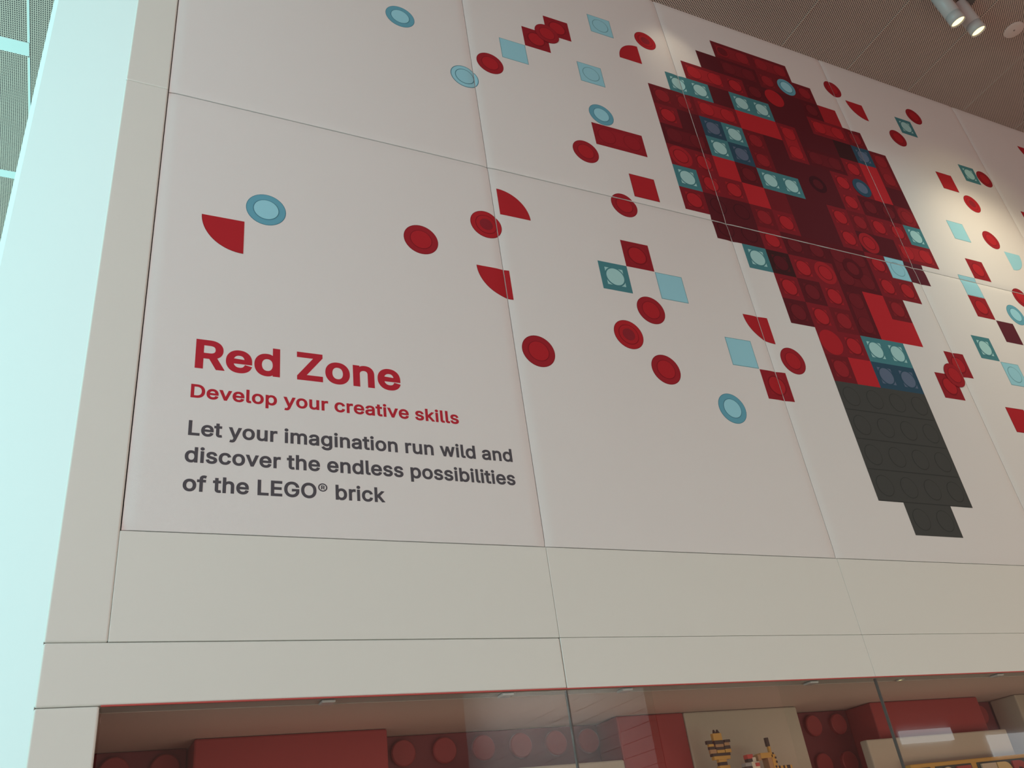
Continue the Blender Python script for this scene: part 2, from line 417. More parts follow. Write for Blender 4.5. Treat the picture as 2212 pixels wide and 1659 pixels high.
def clip(poly, x0, x1, y0, y1):
    def cut(pts, inside, cross):
        o = []
        for i in range(len(pts)):
            a, b = pts[i - 1], pts[i]
            ia, ib = inside(a), inside(b)
            if ia != ib: o.append(cross(a, b))
            if ib: o.append(b)
        return o
    def cx(v): return lambda a, b: (v, a[1] + (b[1] - a[1]) * (v - a[0]) / (b[0] - a[0]))
    def cy(v): return lambda a, b: (a[0] + (b[0] - a[0]) * (v - a[1]) / (b[1] - a[1]), v)
    for f, c in ((lambda p: p[0] >= x0, cx(x0)), (lambda p: p[0] <= x1, cx(x1)), (lambda p: p[1] >= y0, cy(y0)), (lambda p: p[1] <= y1, cy(y1))):
        poly = cut(poly, f, c)
        if len(poly) < 3: return []
    return poly
EX, EY = 0.004, 0.004          # the print stops just short of the cloth edge
PT, PH = 0.30, 0.024           # the padded cloth curves back over PT modules by PH
def pad(t):
    return PH * (1 - t / PT) ** 2 if t < PT else 0.0
def stops(a, b):
    q = (0.0, 0.045, 0.10, 0.165, 0.225, PT)
    return [a + t for t in q] + [b - t for t in q[::-1]]
def panel_mesh(x0, x1, r0, r1, m, back=0.15):
    mb = MB(); k = mb.mi(m)
    xs, rs = stops(x0, x1), stops(r0, r1)
    v = [[mb.bm.verts.new(P(x, r, pad(min(x - x0, x1 - x)) + pad(min(r - r0, r1 - r)))) for x in xs] for r in rs]
    for i in range(len(rs) - 1):
        for j in range(len(xs) - 1):
            f = mb.bm.faces.new((v[i][j], v[i][j + 1], v[i + 1][j + 1], v[i + 1][j])); f.material_index = k; f.smooth = True
    rim = v[0][:] + [q[-1] for q in v[1:]] + v[-1][-2::-1] + [q[0] for q in v[-2:0:-1]]
    bk = [mb.bm.verts.new((p.co.x, S * back, p.co.z)) for p in rim]
    fr = [mb.bm.verts.new(p.co) for p in rim]
    for i in range(len(rim)):
        j = (i + 1) % len(rim)
        mb.bm.faces.new((fr[i], fr[j], bk[j], bk[i])).material_index = k
    mb.bm.faces.new(bk).material_index = k
    return mb
def print_part(name, design, panel, box, label=None):
    x0, x1, r0, r1 = box
    xs, rs = stops(x0, x1), stops(r0, r1)
    mb = MB(); cnt = 0
    for poly, col, L in sorted(design, key=lambda t: t[2]):
        q0 = clip([(gx(c), r) for c, r in poly], x0 + EX, x1 - EX, r0 + EY, r1 - EY)
        if len(q0) < 3: continue
        ax, bx = min(p[0] for p in q0), max(p[0] for p in q0); ar, br = min(p[1] for p in q0), max(p[1] for p in q0)
        for u0, u1 in zip(xs, xs[1:]):
            if u1 <= ax or u0 >= bx: continue
            for w0, w1 in zip(rs, rs[1:]):
                if w1 <= ar or w0 >= br: continue
                q = clip(q0, u0, u1, w0, w1); q2 = []
                for p in q:
                    if not q2 or (abs(p[0] - q2[-1][0]) + abs(p[1] - q2[-1][1])) > 1e-5: q2.append(p)
                if len(q2) > 2 and (abs(q2[0][0] - q2[-1][0]) + abs(q2[0][1] - q2[-1][1])) < 1e-5: q2.pop()
                if len(q2) < 3: continue
                area = sum(q2[i - 1][0] * q2[i][1] - q2[i][0] * q2[i - 1][1] for i in range(len(q2)))
                if abs(area) < 1e-5: continue
                def dep(x, r):
                    def lerp(t, c0, c1, f): return f(c0) + (f(c1) - f(c0)) * (t - c0) / (c1 - c0)
                    return lerp(x, u0, u1, lambda s: pad(min(s - x0, x1 - s))) + lerp(r, w0, w1, lambda s: pad(min(s - r0, r1 - s)))
                mb.poly([P(x, r, dep(x, r) - 0.002 - 0.0022 * L) for x, r in q2], INK[col]); cnt += abs(area)
    if cnt < 4e-3:
        mb.bm.free(); return None
    o = mb.build(name, panel)
    if label: o['label'] = label
    return o

PANELS = {}
LAB = {(0, 0): 'white cloth mural panel at the top left with a teal disc', (1, 0): 'white cloth mural panel above and left of the tree, with scattered red and blue shapes',
       (2, 0): 'white cloth mural panel holding most of the red mosaic tree crown', (3, 0): 'white cloth mural panel with the right edge of the tree crown, under the ceiling',
       (4, 0): 'white cloth mural panel at the far upper right behind the ceiling spotlights',
       (0, 1): 'white cloth mural panel with the Red Zone heading and slogan', (1, 1): 'white cloth mural panel between the slogan and the tree trunk, with scattered shapes',
       (2, 1): 'white cloth mural panel with the charcoal tree trunk', (3, 1): 'white cloth mural panel right of the tree trunk, at the picture edge'}
for (i, j), lab in LAB.items():
    x0, x1 = JX[i], JX[i + 1]; r0, r1 = (TOP, RM) if j == 0 else (RM, RB)
    g = 0.010
    x0, x1, r0, r1 = x0 + g, x1 - g, r0 + (0 if j == 0 else g), r1 - (0.026 if j == 0 else 0.020)
    mb = panel_mesh(x0, x1, r0, r1, M_cloth)
    o = mb.build('mural_panel', origin=P((x0 + x1) / 2, r1, 0))
    tag(o, lab, 'wall panel', 'cloth mural panels')
    box = (x0, x1, r0, r1); PANELS[(i, j)] = o
    print_part('printed_tree_crown', TREE, o, box, 'red mosaic tree crown')
    print_part('printed_tree_trunk', TRUNK, o, box, 'charcoal mosaic tree trunk')
    for nm, lb, des in LOOSE:
        print_part(nm, des, o, box, lb)
# ---------------------------------------------------------------- lettering on the lower left panel
GLYPHS = {"C":[510,[[[293,-7,267,-7,223,-7],[184,4,150,25,116,46],[89,76,70,115,50,154],[40,201,40,254,40,308],[50,354,70,393,89,432],[116,462,150,484,184,505],[223,516,267,516,293,516],[317,512,340,504,363,497],[384,486,402,471,420,457],[436,439,448,418,460,398],[468,374,473,348,451,348],[430,348,408,348,404,366],[398,381,389,395,381,408],[370,419,357,428,345,438],[331,444,315,449,300,454],[284,456,267,456,236,456],[208,448,184,432,159,417],[139,394,125,364,111,334],[103,297,103,254,103,211],[111,175,125,145,140,115],[159,92,184,76,209,61],[236,53,267,53,284,53],[300,55,315,60,331,65],[345,71,357,81,370,90],[381,101,389,114,398,128],[404,143,408,160,430,160],[451,160,473,160,469,135],[460,111,448,91,436,70],[421,52,402,38,384,23],[363,12,341,5,318,-3]]]],"D":[502,[[[271,0,219,0,178,0],[137,0,96,0,96,19],[96,38,96,57,136,57],[175,57,215,57,256,57],[291,65,318,81,345,97],[366,119,379,149,392,179],[399,214,399,255,399,296],[392,331,379,361,366,390],[346,412,320,428,293,444],[260,452,221,452,178,452],[136,452,93,452,93,471],[93,490,93,509,137,509],[181,509,225,509,275,509],[317,499,353,478,388,458],[415,429,433,391,452,353],[462,308,462,255,462,202],[452,157,433,119,414,81],[387,51,351,31,314,10]],[[103,509,125,509,125,339],[125,170,125,0,103,0],[82,0,60,0,60,170],[60,339,60,509,82,509]]]],"E":[419,[[[165,0,60,0,60,170],[60,339,60,509,164,509],[268,509,372,509,372,490],[372,471,372,452,290,452],[207,452,125,452,125,396],[125,341,125,286,202,286],[278,286,355,286,355,267],[355,248,355,229,278,229],[202,229,125,229,125,172],[125,114,125,57,208,57],[292,57,375,57,375,38],[375,19,375,0,270,0]]]],"F":[410,[[[82,0,60,0,60,170],[60,339,60,509,163,509],[266,509,369,509,369,490],[369,471,369,452,288,452],[206,452,125,452,125,394],[125,336,125,278,198,278],[272,278,346,278,346,259],[346,240,346,221,272,221],[198,221,125,221,125,147],[125,74,125,0,103,0]]]],"G":[520,[[[309,-7,269,-7,223,-7],[184,4,149,25,115,46],[88,77,69,116,50,155],[40,201,40,254,40,308],[50,354,69,393,88,432],[115,462,149,484,183,505],[221,516,265,516,292,516],[317,512,340,504,364,496],[385,484,403,469,422,454],[437,437,449,416,461,396],[470,373,474,349,452,349],[430,349,408,349,403,365],[396,380,387,393,379,406],[368,417,356,427,344,436],[330,444,315,448,300,453],[283,456,265,456,235,456],[208,448,183,432,159,417],[139,394,125,364,111,334],[103,297,103,254,103,211],[111,175,125,145,140,115],[159,92,184,76,209,61],[237,53,269,53,297,53],[323,59,345,71,367,83],[384,101,396,123,409,146],[415,172,415,202,421,201],[428,200,434,199,384,199],[333,199,283,199,283,218],[283,237,283,256,348,256],[413,256,478,256,478,237],[478,219,478,200,478,158],[469,122,451,91,433,60],[408,36,377,19,345,2]]]],"L":[393,[[[160,0,60,0,60,170],[60,339,60,509,82,509],[103,509,125,509,125,358],[125,208,125,57,203,57],[282,57,361,57,361,38],[361,19,361,0,261,0]]]],"O":[533,[[[311,-7,267,-7,223,-7],[184,4,150,25,116,46],[90,76,70,115,50,154],[40,201,40,254,40,308],[50,354,70,393,90,432],[116,462,150,484,184,505],[223,516,267,516,311,516],[350,505,384,484,418,462],[444,432,464,393,483,354],[493,308,493,254,493,201],[483,154,464,115,444,76],[418,46,384,25,350,4]],[[236,53,267,53,297,53],[325,61,349,76,374,91],[394,114,408,144,423,174],[430,211,430,254,430,298],[423,335,408,365,394,395],[374,417,349,433,325,448],[297,456,267,456,236,456],[209,448,184,433,159,417],[140,394,125,364,111,334],[103,297,103,254,103,211],[111,174,125,144,140,114],[159,92,184,76,209,61]]]],"P":[445,[[[82,0,60,0,60,170],[60,339,60,509,118,509],[177,509,235,509,274,509],[307,502,332,487,358,473],[377,454,390,430,402,405],[409,378,409,348,409,317],[402,290,390,265,377,241],[358,222,332,207,307,193],[274,186,235,186,193,186],[151,186,109,186,109,205],[109,224,109,242,150,242],[191,242,233,242,259,242],[281,247,297,256,313,265],[325,278,333,294,341,310],[344,328,344,348,344,368],[341,386,333,402,325,417],[313,430,297,439,280,448],[259,452,232,452,196,452],[160,452,125,452,125,301],[125,151,125,0,103,0]]]],"R":[449,[[[82,0,60,0,60,170],[60,339,60,509,119,509],[177,509,236,509,275,509],[307,502,333,489,359,475],[378,457,390,433,403,410],[409,382,409,352,409,321],[403,295,390,271,378,248],[359,230,333,217,307,204],[275,198,236,198,189,198],[143,198,96,198,96,217],[96,236,96,255,142,255],[188,255,234,255,260,255],[281,259,298,267,314,275],[326,286,334,300,341,315],[345,332,345,352,345,372],[341,390,334,405,326,420],[314,431,298,440,281,448],[259,452,233,452,197,452],[161,452,125,452,125,301],[125,151,125,0,103,0]],[[378,0,353,0,312,76],[271,153,230,229,254,229],[279,229,303,229,344,153],[386,76,428,0,403,0]]]],"T":[449,[[[85,452,32,452,32,471],[32,490,32,509,160,509],[288,509,417,509,417,490],[417,471,417,452,363,452],[310,452,257,452,257,301],[257,151,257,0,235,0],[214,0,193,0,193,151],[193,301,193,452,139,452]]]],"Z":[438,[[[161,0,42,0,42,15],[42,31,42,46,119,159],[196,272,273,385,284,400],[295,415,306,431,318,446],[329,461,341,476,343,469],[346,461,348,454,327,453],[306,453,285,452,264,452],[244,452,223,452,162,452],[101,452,40,452,40,471],[40,490,40,509,159,509],[278,509,397,509,397,493],[397,477,397,462,321,351],[245,240,169,129,158,113],[146,97,134,81,122,65],[110,49,97,33,95,40],[93,47,90,54,111,55],[132,56,152,57,173,57],[193,57,214,57,276,57],[338,57,399,57,399,38],[399,19,399,0,280,0]]]],"a":[389,[[[182,-9,160,-9,136,-9],[114,-4,94,5,75,14],[59,27,48,45,36,62],[30,83,30,108,30,130],[35,147,43,161,52,175],[63,185,78,193,92,201],[108,207,125,211,143,215],[160,218,178,220,201,223],[219,225,234,227,248,228],[258,231,265,235,272,239],[276,245,276,255,276,255],[276,256,276,257,276,272],[273,286,267,297,261,308],[252,316,240,322,228,328],[213,331,196,331,178,331],[162,328,149,322,136,317],[126,309,118,301,110,292],[104,283,100,274,80,280],[61,285,41,291,50,314],[62,332,79,346,95,360],[113,369,133,375,153,381],[173,384,194,384,208,384],[223,383,239,379,255,376],[271,370,286,360,301,351],[313,338,322,320,332,303],[337,280,337,251,337,168],[337,84,337,0,317,0],[297,0,277,0,277,17],[277,35,277,52,275,52],[274,52,272,52,268,43],[261,34,252,25,243,15],[230,7,215,1,200,-5]],[[155,45,170,45,193,45],[212,50,228,59,243,68],[255,79,263,93,271,107],[276,122,276,138,276,155],[276,173,276,190,273,187],[268,184,259,182,251,180],[242,178,231,176,221,174],[210,172,200,171,190,170],[182,169,175,168,161,166],[147,163,134,159,121,154],[111,148,103,139,96,131],[92,119,92,105,92,92],[95,81,102,72,109,63],[118,57,130,52,142,48]]]],"b":[424,[[[261,-8,229,-8,206,-8],[187,-4,172,4,158,12],[146,21,138,31,129,42],[123,51,118,59,116,59],[114,59,112,59,112,39],[112,20,112,0,92,0],[72,0,53,0,53,170],[53,339,53,509,73,509],[93,509,114,509,114,446],[114,382,114,319,115,319],[117,319,118,319,123,327],[129,336,137,346,145,356],[157,365,171,373,186,381],[205,384,229,384,261,384],[289,376,313,361,337,345],[356,322,370,293,383,263],[390,229,390,189,390,149],[383,114,370,84,356,55],[337,32,313,16,289,0]],[[197,47,220,47,244,47],[263,53,279,66,295,78],[308,95,316,117,324,138],[328,162,328,189,328,216],[324,240,316,261,308,282],[296,299,280,311,264,324],[244,330,220,330,197,330],[177,324,161,312,145,300],[133,284,125,263,117,242],[113,217,113,189,113,161],[117,136,125,115,133,94],[146,77,162,65,178,53]]]],"c":[396,[[[226,-8,207,-8,173,-8],[143,0,117,16,91,33],[71,56,56,85,41,114],[34,149,34,187,34,227],[41,262,56,291,71,321],[91,343,117,360,143,376],[173,384,207,384,226,384],[243,382,260,377,276,372],[292,365,305,356,319,347],[330,335,340,322,350,309],[357,294,362,277,342,272],[322,267,303,262,300,272],[296,281,290,289,285,297],[278,305,270,311,262,317],[253,322,242,325,232,328],[220,330,207,330,182,330],[161,323,145,310,129,297],[116,280,108,258,100,237],[96,213,96,187,96,162],[100,139,108,117,116,96],[129,79,145,66,161,53],[182,46,207,46,220,46],[232,48,243,52,253,55],[263,60,271,66,279,72],[286,80,292,89,297,97],[301,107,304,117,324,112],[343,107,363,102,358,85],[351,70,341,56,332,43],[320,31,306,21,293,12],[277,4,261,-1,244,-6]]]],"d":[424,[[[219,-8,195,-8,164,-8],[136,0,111,16,87,32],[68,55,55,84,41,114],[34,149,34,189,34,229],[41,263,55,293,69,322],[88,345,112,361,136,376],[164,384,196,384,219,384],[238,381,253,373,268,365],[279,356,287,346,296,336],[302,327,306,319,308,319],[309,319,311,319,311,382],[311,446,311,509,331,509],[351,509,372,509,372,339],[372,170,372,0,352,0],[332,0,313,0,313,20],[313,39,313,59,311,59],[309,59,307,59,302,51],[295,42,287,31,278,21],[267,12,252,4,238,-4]],[[181,47,205,47,227,47],[247,53,263,65,279,77],[291,94,299,115,308,136],[312,161,312,189,312,217],[308,242,300,263,292,284],[279,300,263,312,247,324],[228,330,205,330,181,330],[161,324,145,311,129,299],[116,282,108,261,100,240],[96,216,96,189,96,162],[100,138,109,117,117,95],[129,78,145,66,161,53]]]],"e":[404,[[[238,-8,212,-8,175,-8],[143,0,117,16,90,33],[70,56,56,85,41,114],[34,148,34,187,34,226],[41,260,55,290,69,319],[89,343,115,359,141,376],[171,384,205,384,226,384],[246,381,266,374,285,367],[303,356,319,341,335,326],[348,306,357,282,366,258],[371,228,371,194,371,186],[371,178,371,169,272,169],[174,169,75,169,75,187],[75,204,75,221,163,221],[250,221,338,221,329,215],[319,208,310,202,310,227],[306,249,298,269,290,288],[278,303,263,314,247,325],[228,330,205,330,182,330],[163,325,146,313,130,302],[118,288,109,270,100,251],[96,232,96,211,96,200],[96,189,96,178,96,150],[101,126,110,106,120,87],[134,72,151,61,168,51],[189,46,212,46,228,46],[241,48,254,53,266,57],[277,64,285,73,294,82],[301,93,306,105,325,101],[345,96,365,91,359,71],[349,54,335,39,321,24],[303,13,283,4,262,-4]]]],"f":[254,[[[154,379,228,379,228,362],[228,344,228,327,154,327],[80,327,6,327,6,344],[6,362,6,379,80,379]],[[101,0,81,0,81,144],[81,288,81,432,81,453],[86,471,96,486,106,500],[119,511,135,519,152,526],[169,530,187,530,201,530],[213,529,222,527,232,525],[238,523,243,521,238,503],[233,486,227,468,224,470],[220,471,215,472,210,473],[203,474,195,474,176,474],[163,469,154,460,146,451],[142,437,142,419,142,279],[142,140,142,0,121,0]]]],"g":[425,[[[238,-151,207,-151,179,-151],[155,-147,134,-140,113,-132],[96,-123,82,-110,69,-98],[58,-84,51,-69,67,-60],[84,-50,101,-41,107,-49],[113,-57,122,-66,130,-75],[141,-82,154,-88,168,-94],[186,-97,207,-97,238,-97],[263,-90,282,-75,302,-60],[311,-37,311,-6,311,19],[311,44,311,68,310,68],[308,68,306,68,301,60],[295,51,287,41,278,32],[267,23,252,16,238,8],[219,5,195,5,164,5],[137,12,113,27,88,41],[69,62,55,90,41,118],[34,152,34,191,34,230],[41,264,55,293,69,322],[88,345,112,361,137,376],[165,384,196,384,220,384],[239,381,253,373,268,365],[280,356,288,346,297,336],[303,327,308,319,309,319],[311,319,313,319,313,339],[313,359,313,379,333,379],[353,379,372,379,372,250],[372,121,372,-9,372,-42],[365,-69,350,-90,335,-111],[316,-126,291,-136,266,-146]],[[181,59,205,59,228,59],[248,64,264,75,280,86],[292,101,300,121,308,141],[312,165,312,193,312,220],[308,243,300,264,292,284],[280,301,264,312,248,324],[228,330,205,330,181,330],[161,324,145,312,129,299],[117,283,109,262,100,242],[96,219,96,193,96,166],[100,143,109,123,117,103],[129,87,145,76,162,65]]]],"h":[410,[[[114,249,114,227,114,151],[114,76,114,0,93,0],[73,0,53,0,53,170],[53,339,53,509,73,509],[93,509,114,509,114,435],[114,361,114,287,110,287],[106,287,102,287,114,322],[131,347,152,362,174,377],[199,384,227,384,253,384],[276,379,295,369,315,358],[330,342,341,321,352,299],[357,273,357,240,357,160],[357,80,357,0,337,0],[316,0,296,0,296,78],[296,157,296,235,296,265],[288,288,273,304,258,321],[237,329,210,329,192,329],[175,325,161,317,146,309],[135,298,126,283,118,267]]]],"i":[167,[[[73,0,53,0,53,126],[53,253,53,379,73,379],[93,379,114,379,114,253],[114,126,114,0,93,0]],[[95,443,84,443,72,443],[62,447,54,455,45,462],[41,472,41,483,41,494],[45,504,54,512,62,520],[72,524,84,524,95,524],[106,520,114,512,122,504],[126,494,126,483,126,472],[122,462,114,455,106,447]]]],"k":[381,[[[132,158,110,137,110,162],[110,187,110,212,113,212],[117,212,121,212,175,268],[230,323,284,379,310,379],[335,379,360,379,301,319],[243,259,184,199,182,199],[179,199,177,199,155,178]],[[73,0,53,0,53,170],[53,339,53,509,73,509],[93,509,114,509,114,339],[114,170,114,0,93,0]],[[320,0,294,0,245,62],[197,124,148,186,162,200],[177,214,191,229,252,152],[312,76,372,0,346,0]]]],"l":[189,[[[147,-2,139,-2,110,-2],[88,5,74,20,60,35],[53,57,53,84,53,226],[53,367,53,509,73,509],[93,509,114,509,114,372],[114,235,114,99,114,81],[116,69,120,62,125,55],[133,52,146,52,152,52],[157,52,160,53,164,53],[167,54,170,54,173,37],[177,20,181,3,175,1],[169,0,162,-1,154,-2]]]],"m":[610,[[[73,0,53,0,53,126],[53,253,53,379,72,379],[92,379,112,379,112,351],[112,323,112,295,111,295],[109,295,108,295,113,316],[121,332,132,346,144,359],[157,369,172,376,187,383],[203,386,219,386,247,386],[270,378,287,361,305,344],[316,322,321,295,318,295],[315,295,312,295,317,313],[325,329,337,343,349,357],[364,367,381,375,398,382],[416,386,437,386,459,386],[479,381,497,372,515,362],[530,348,541,328,551,309],[557,285,557,255,557,170],[557,85,557,0,536,0],[516,0,496,0,496,85],[496,169,496,254,496,281],[488,301,473,313,457,325],[439,330,419,330,402,330],[387,327,374,320,362,313],[352,303,345,290,339,278],[335,263,335,247,335,165],[335,82,335,0,315,0],[295,0,274,0,274,87],[274,173,274,260,274,281],[267,298,253,311,239,324],[221,330,199,330,185,330],[171,327,158,320,144,313],[134,303,126,289,118,276],[114,258,114,238,114,159],[114,79,114,0,93,0]]]],"n":[410,[[[114,249,114,227,114,151],[114,76,114,0,93,0],[73,0,53,0,53,126],[53,253,53,379,72,379],[92,379,112,379,112,349],[112,318,112,287,109,287],[106,287,102,287,114,322],[131,347,152,362,174,377],[199,384,227,384,253,384],[276,379,295,369,314,358],[330,342,341,321,352,299],[357,273,357,240,357,160],[357,80,357,0,337,0],[316,0,296,0,296,78],[296,157,296,235,296,265],[288,288,273,304,258,321],[237,329,210,329,192,329],[175,325,161,317,146,309],[135,298,126,283,118,267]]]],"o":[415,[[[242,-8,207,-8,173,-8],[143,0,117,16,91,33],[71,56,56,85,41,114],[34,149,34,187,34,227],[41,262,56,291,71,321],[91,343,117,360,143,376],[173,384,207,384,242,384],[273,376,299,360,325,343],[345,321,359,291,374,262],[381,227,381,187,381,149],[374,114,359,85,345,56],[325,33,299,16,273,0]],[[182,46,207,46,233,46],[254,53,270,66,287,79],[299,96,307,117,315,139],[319,162,319,187,319,213],[315,236,307,258,299,280],[287,297,270,310,254,323],[233,330,207,330,182,330],[161,323,145,310,129,297],[116,280,108,258,100,237],[96,213,96,187,96,162],[100,139,108,117,116,96],[129,79,145,66,161,53]]]],"p":[424,[[[73,-143,53,-143,53,31],[53,205,53,379,72,379],[92,379,112,379,112,359],[112,339,112,319,114,319],[116,319,118,319,123,327],[129,336,137,346,145,356],[157,365,171,373,186,381],[205,384,229,384,261,384],[289,376,313,361,337,345],[356,322,370,293,383,263],[390,229,390,189,390,149],[383,114,370,84,356,55],[337,32,313,16,289,0],[261,-8,229,-8,206,-8],[187,-4,173,4,158,12],[146,21,138,31,130,42],[123,51,118,59,117,59],[115,59,114,59,114,-8],[114,-76,114,-143,93,-143]],[[197,47,220,47,244,47],[263,53,279,66,295,78],[308,95,316,117,324,138],[328,162,328,189,328,216],[324,240,316,261,308,282],[296,299,280,311,264,324],[244,330,220,330,197,330],[177,324,161,312,145,300],[133,284,125,263,117,242],[113,217,113,189,113,161],[117,136,125,115,133,94],[146,77,162,65,178,53]]]],"r":[259,[[[73,0,53,0,53,126],[53,253,53,379,72,379],[92,379,112,379,112,360],[112,340,112,321,113,321],[114,321,115,321,122,340],[135,355,152,367,170,379],[190,385,213,385,218,385],[223,385,229,384,235,384],[240,384,243,384,243,363],[243,343,243,322,242,323],[237,323,230,324,223,325],[215,326,207,326,189,326],[173,322,159,315,145,307],[134,297,126,284,118,270],[114,255,114,237,114,158],[114,79,114,0,93,0]]]],"s":[365,[[[211,-8,182,-8,156,-8],[133,-4,112,3,92,11],[75,23,62,38,49,53],[40,72,36,94,55,98],[74,102,94,107,99,86],[109,70,124,60,139,50],[158,45,181,45,208,45],[229,51,244,62,260,74],[268,87,268,103,268,116],[263,127,254,136,245,144],[231,151,212,155,191,160],[170,165,149,170,115,178],[89,191,72,208,55,225],[47,247,47,274,47,296],[53,315,65,332,77,348],[94,361,115,370,136,380],[160,384,187,384,213,384],[235,380,254,372,272,365],[287,353,299,339,310,325],[319,309,324,290,305,286],[287,281,268,277,263,292],[255,304,243,316,230,327],[212,333,187,333,165,333],[146,327,131,317,116,306],[109,293,109,277,109,263],[114,252,124,243,134,235],[150,228,172,223,191,218],[210,214,229,209,264,201],[290,188,306,171,323,154],[331,133,331,107,331,84],[325,64,312,47,300,30],[282,16,260,6,237,-3]]]],"t":[227,[[[138,379,204,379,204,362],[204,344,204,327,138,327],[72,327,6,327,6,344],[6,362,6,379,72,379]],[[65,345,65,471,85,471],[106,471,126,471,126,347],[126,222,126,98,126,81],[129,69,136,61,143,54],[154,50,170,50,174,50],[179,50,185,51,191,52],[197,53,202,54,206,36],[209,19,213,2,207,0],[200,-2,192,-3,184,-4],[176,-4,168,-4,136,-4],[110,4,92,21,74,38],[65,62,65,93,65,219]]]],"u":[410,[[[211,-5,182,-5,157,-5],[134,0,115,11,95,21],[80,37,69,59,58,80],[53,107,53,139,53,219],[53,299,53,379,73,379],[93,379,114,379,114,301],[114,222,114,144,114,114],[121,91,137,75,152,58],[173,50,200,50,218,50],[235,54,249,62,264,70],[275,81,283,97,292,112],[296,131,296,153,296,228],[296,304,296,379,316,379],[337,379,357,379,357,253],[357,126,357,0,337,0],[318,0,298,0,298,31],[298,61,298,92,301,92],[304,92,307,92,295,57],[279,32,257,17,235,2]]]],"v":[389,[[[184,0,163,0,114,126],[66,253,17,379,40,379],[62,379,84,379,111,305],[138,230,165,155,174,132],[181,110,187,87,193,64],[199,42,206,21,198,21],[191,21,184,21,191,42],[197,64,203,87,209,110],[216,132,224,155,251,230],[278,305,305,379,327,379],[349,379,371,379,323,253],[275,126,226,0,205,0]]]],"w":[567,[[[158,0,138,0,99,126],[61,253,23,379,44,379],[66,379,87,379,103,324],[118,269,133,214,140,191],[147,165,154,137,161,108],[168,76,175,41,172,41],[168,41,165,41,172,75],[179,106,186,135,193,163],[199,190,206,214,221,269],[237,324,252,379,273,379],[295,379,316,379,332,324],[347,269,362,214,368,190],[375,164,382,136,388,107],[395,76,402,41,399,41],[395,41,391,41,399,75],[406,107,413,135,420,164],[427,190,434,214,449,269],[465,324,480,379,502,379],[523,379,545,379,506,253],[468,126,429,0,409,0],[389,0,368,0,352,57],[335,114,319,172,314,189],[309,207,305,225,300,243],[295,261,291,280,286,299],[281,318,277,338,281,338],[286,338,291,338,286,319],[281,299,277,280,272,261],[267,243,263,225,258,206],[253,189,248,172,231,114],[215,57,199,0,178,0]]]],"y":[389,[[[51,-140,47,-139,52,-121],[57,-103,61,-86,65,-86],[68,-87,71,-87,83,-90],[94,-91,104,-89,114,-87],[122,-82,130,-74,138,-66],[145,-53,151,-36,155,-24],[159,-13,163,-1,114,126],[66,252,17,379,40,379],[62,379,84,379,111,305],[138,230,165,155,174,132],[181,109,187,87,193,64],[199,42,206,21,198,21],[191,21,184,21,190,42],[196,64,202,87,209,110],[216,132,224,155,251,230],[278,305,305,379,327,379],[349,379,371,379,316,234],[260,88,204,-58,196,-78],[187,-94,177,-107,166,-120],[153,-129,139,-136,125,-142],[109,-145,91,-145,81,-145],[72,-144,65,-143,57,-142]]]],"®":[463,[[[259,118,231,118,204,118],[179,123,154,134,130,144],[109,158,91,177,73,195],[59,216,48,240,38,264],[33,290,33,317,33,344],[38,370,48,394,59,418],[73,439,91,457,109,475],[130,490,154,500,179,510],[204,516,231,516,259,516],[285,510,309,500,333,490],[354,475,372,457,390,439],[405,418,415,394,425,370],[430,344,430,317,430,290],[425,264,415,240,405,216],[390,195,372,177,354,158],[333,144,309,134,285,123]],[[204,166,231,166,259,166],[285,173,307,187,330,200],[348,218,362,241,375,264],[382,289,382,317,382,345],[375,370,362,393,348,415],[330,434,307,447,285,461],[259,467,231,467,204,467],[179,461,156,447,133,434],[115,415,101,393,88,370],[81,345,81,317,81,289],[88,264,101,241,115,218],[133,200,156,187,179,173]],[[288,226,273,226,258,254],[243,283,228,312,243,312],[258,312,273,312,288,283],[304,254,319,226,303,226]],[[175,226,161,226,161,287],[161,348,161,409,192,409],[222,409,253,409,261,409],[270,407,279,402,288,398],[296,391,302,383,308,374],[311,363,311,350,311,337],[308,325,302,316,295,307],[287,299,278,295,268,290],[259,287,250,287,228,287],[207,287,185,287,185,298],[185,308,185,319,203,319],[221,319,239,319,245,319],[251,321,257,327,264,332],[267,340,267,350,267,361],[263,368,257,372,251,376],[245,378,239,378,227,378],[215,378,203,378,203,327],[203,276,203,226,189,226]]]]}
SPACE = 0.178
def outline(pts):
    """sample one closed letter contour (bezier points, thousandths) as a polyline"""
    o = []
    n = len(pts)
    for i in range(n):
        p0 = pts[i][2:4]; h0 = pts[i][4:6]; h1 = pts[(i + 1) % n][0:2]; p1 = pts[(i + 1) % n][2:4]
        dx, dy = p1[0] - p0[0], p1[1] - p0[1]
        L = math.hypot(dx, dy)
        bend = max(abs((h[0] - p0[0]) * dy - (h[1] - p0[1]) * dx) / (L or 1) for h in (h0, h1))
        k = 1 if bend < 1.0 else max(2, min(8, int(L / 9) + 1))
        for j in range(k):
            t = j / k; u = 1 - t
            o.append(tuple((u ** 3 * p0[q] + 3 * u * u * t * h0[q] + 3 * u * t * t * h1[q] + t ** 3 * p1[q]) / 1000 for q in (0, 1)))
    q = []
    for p in o:
        if not q or math.hypot(p[0] - q[-1][0], p[1] - q[-1][1]) > 0.0035: q.append(p)
    if math.hypot(q[0][0] - q[-1][0], q[0][1] - q[-1][1]) < 0.0035: q.pop()
    return q
def area2(p):
    return sum(p[i - 1][0] * p[i][1] - p[i][0] * p[i - 1][1] for i in range(len(p)))
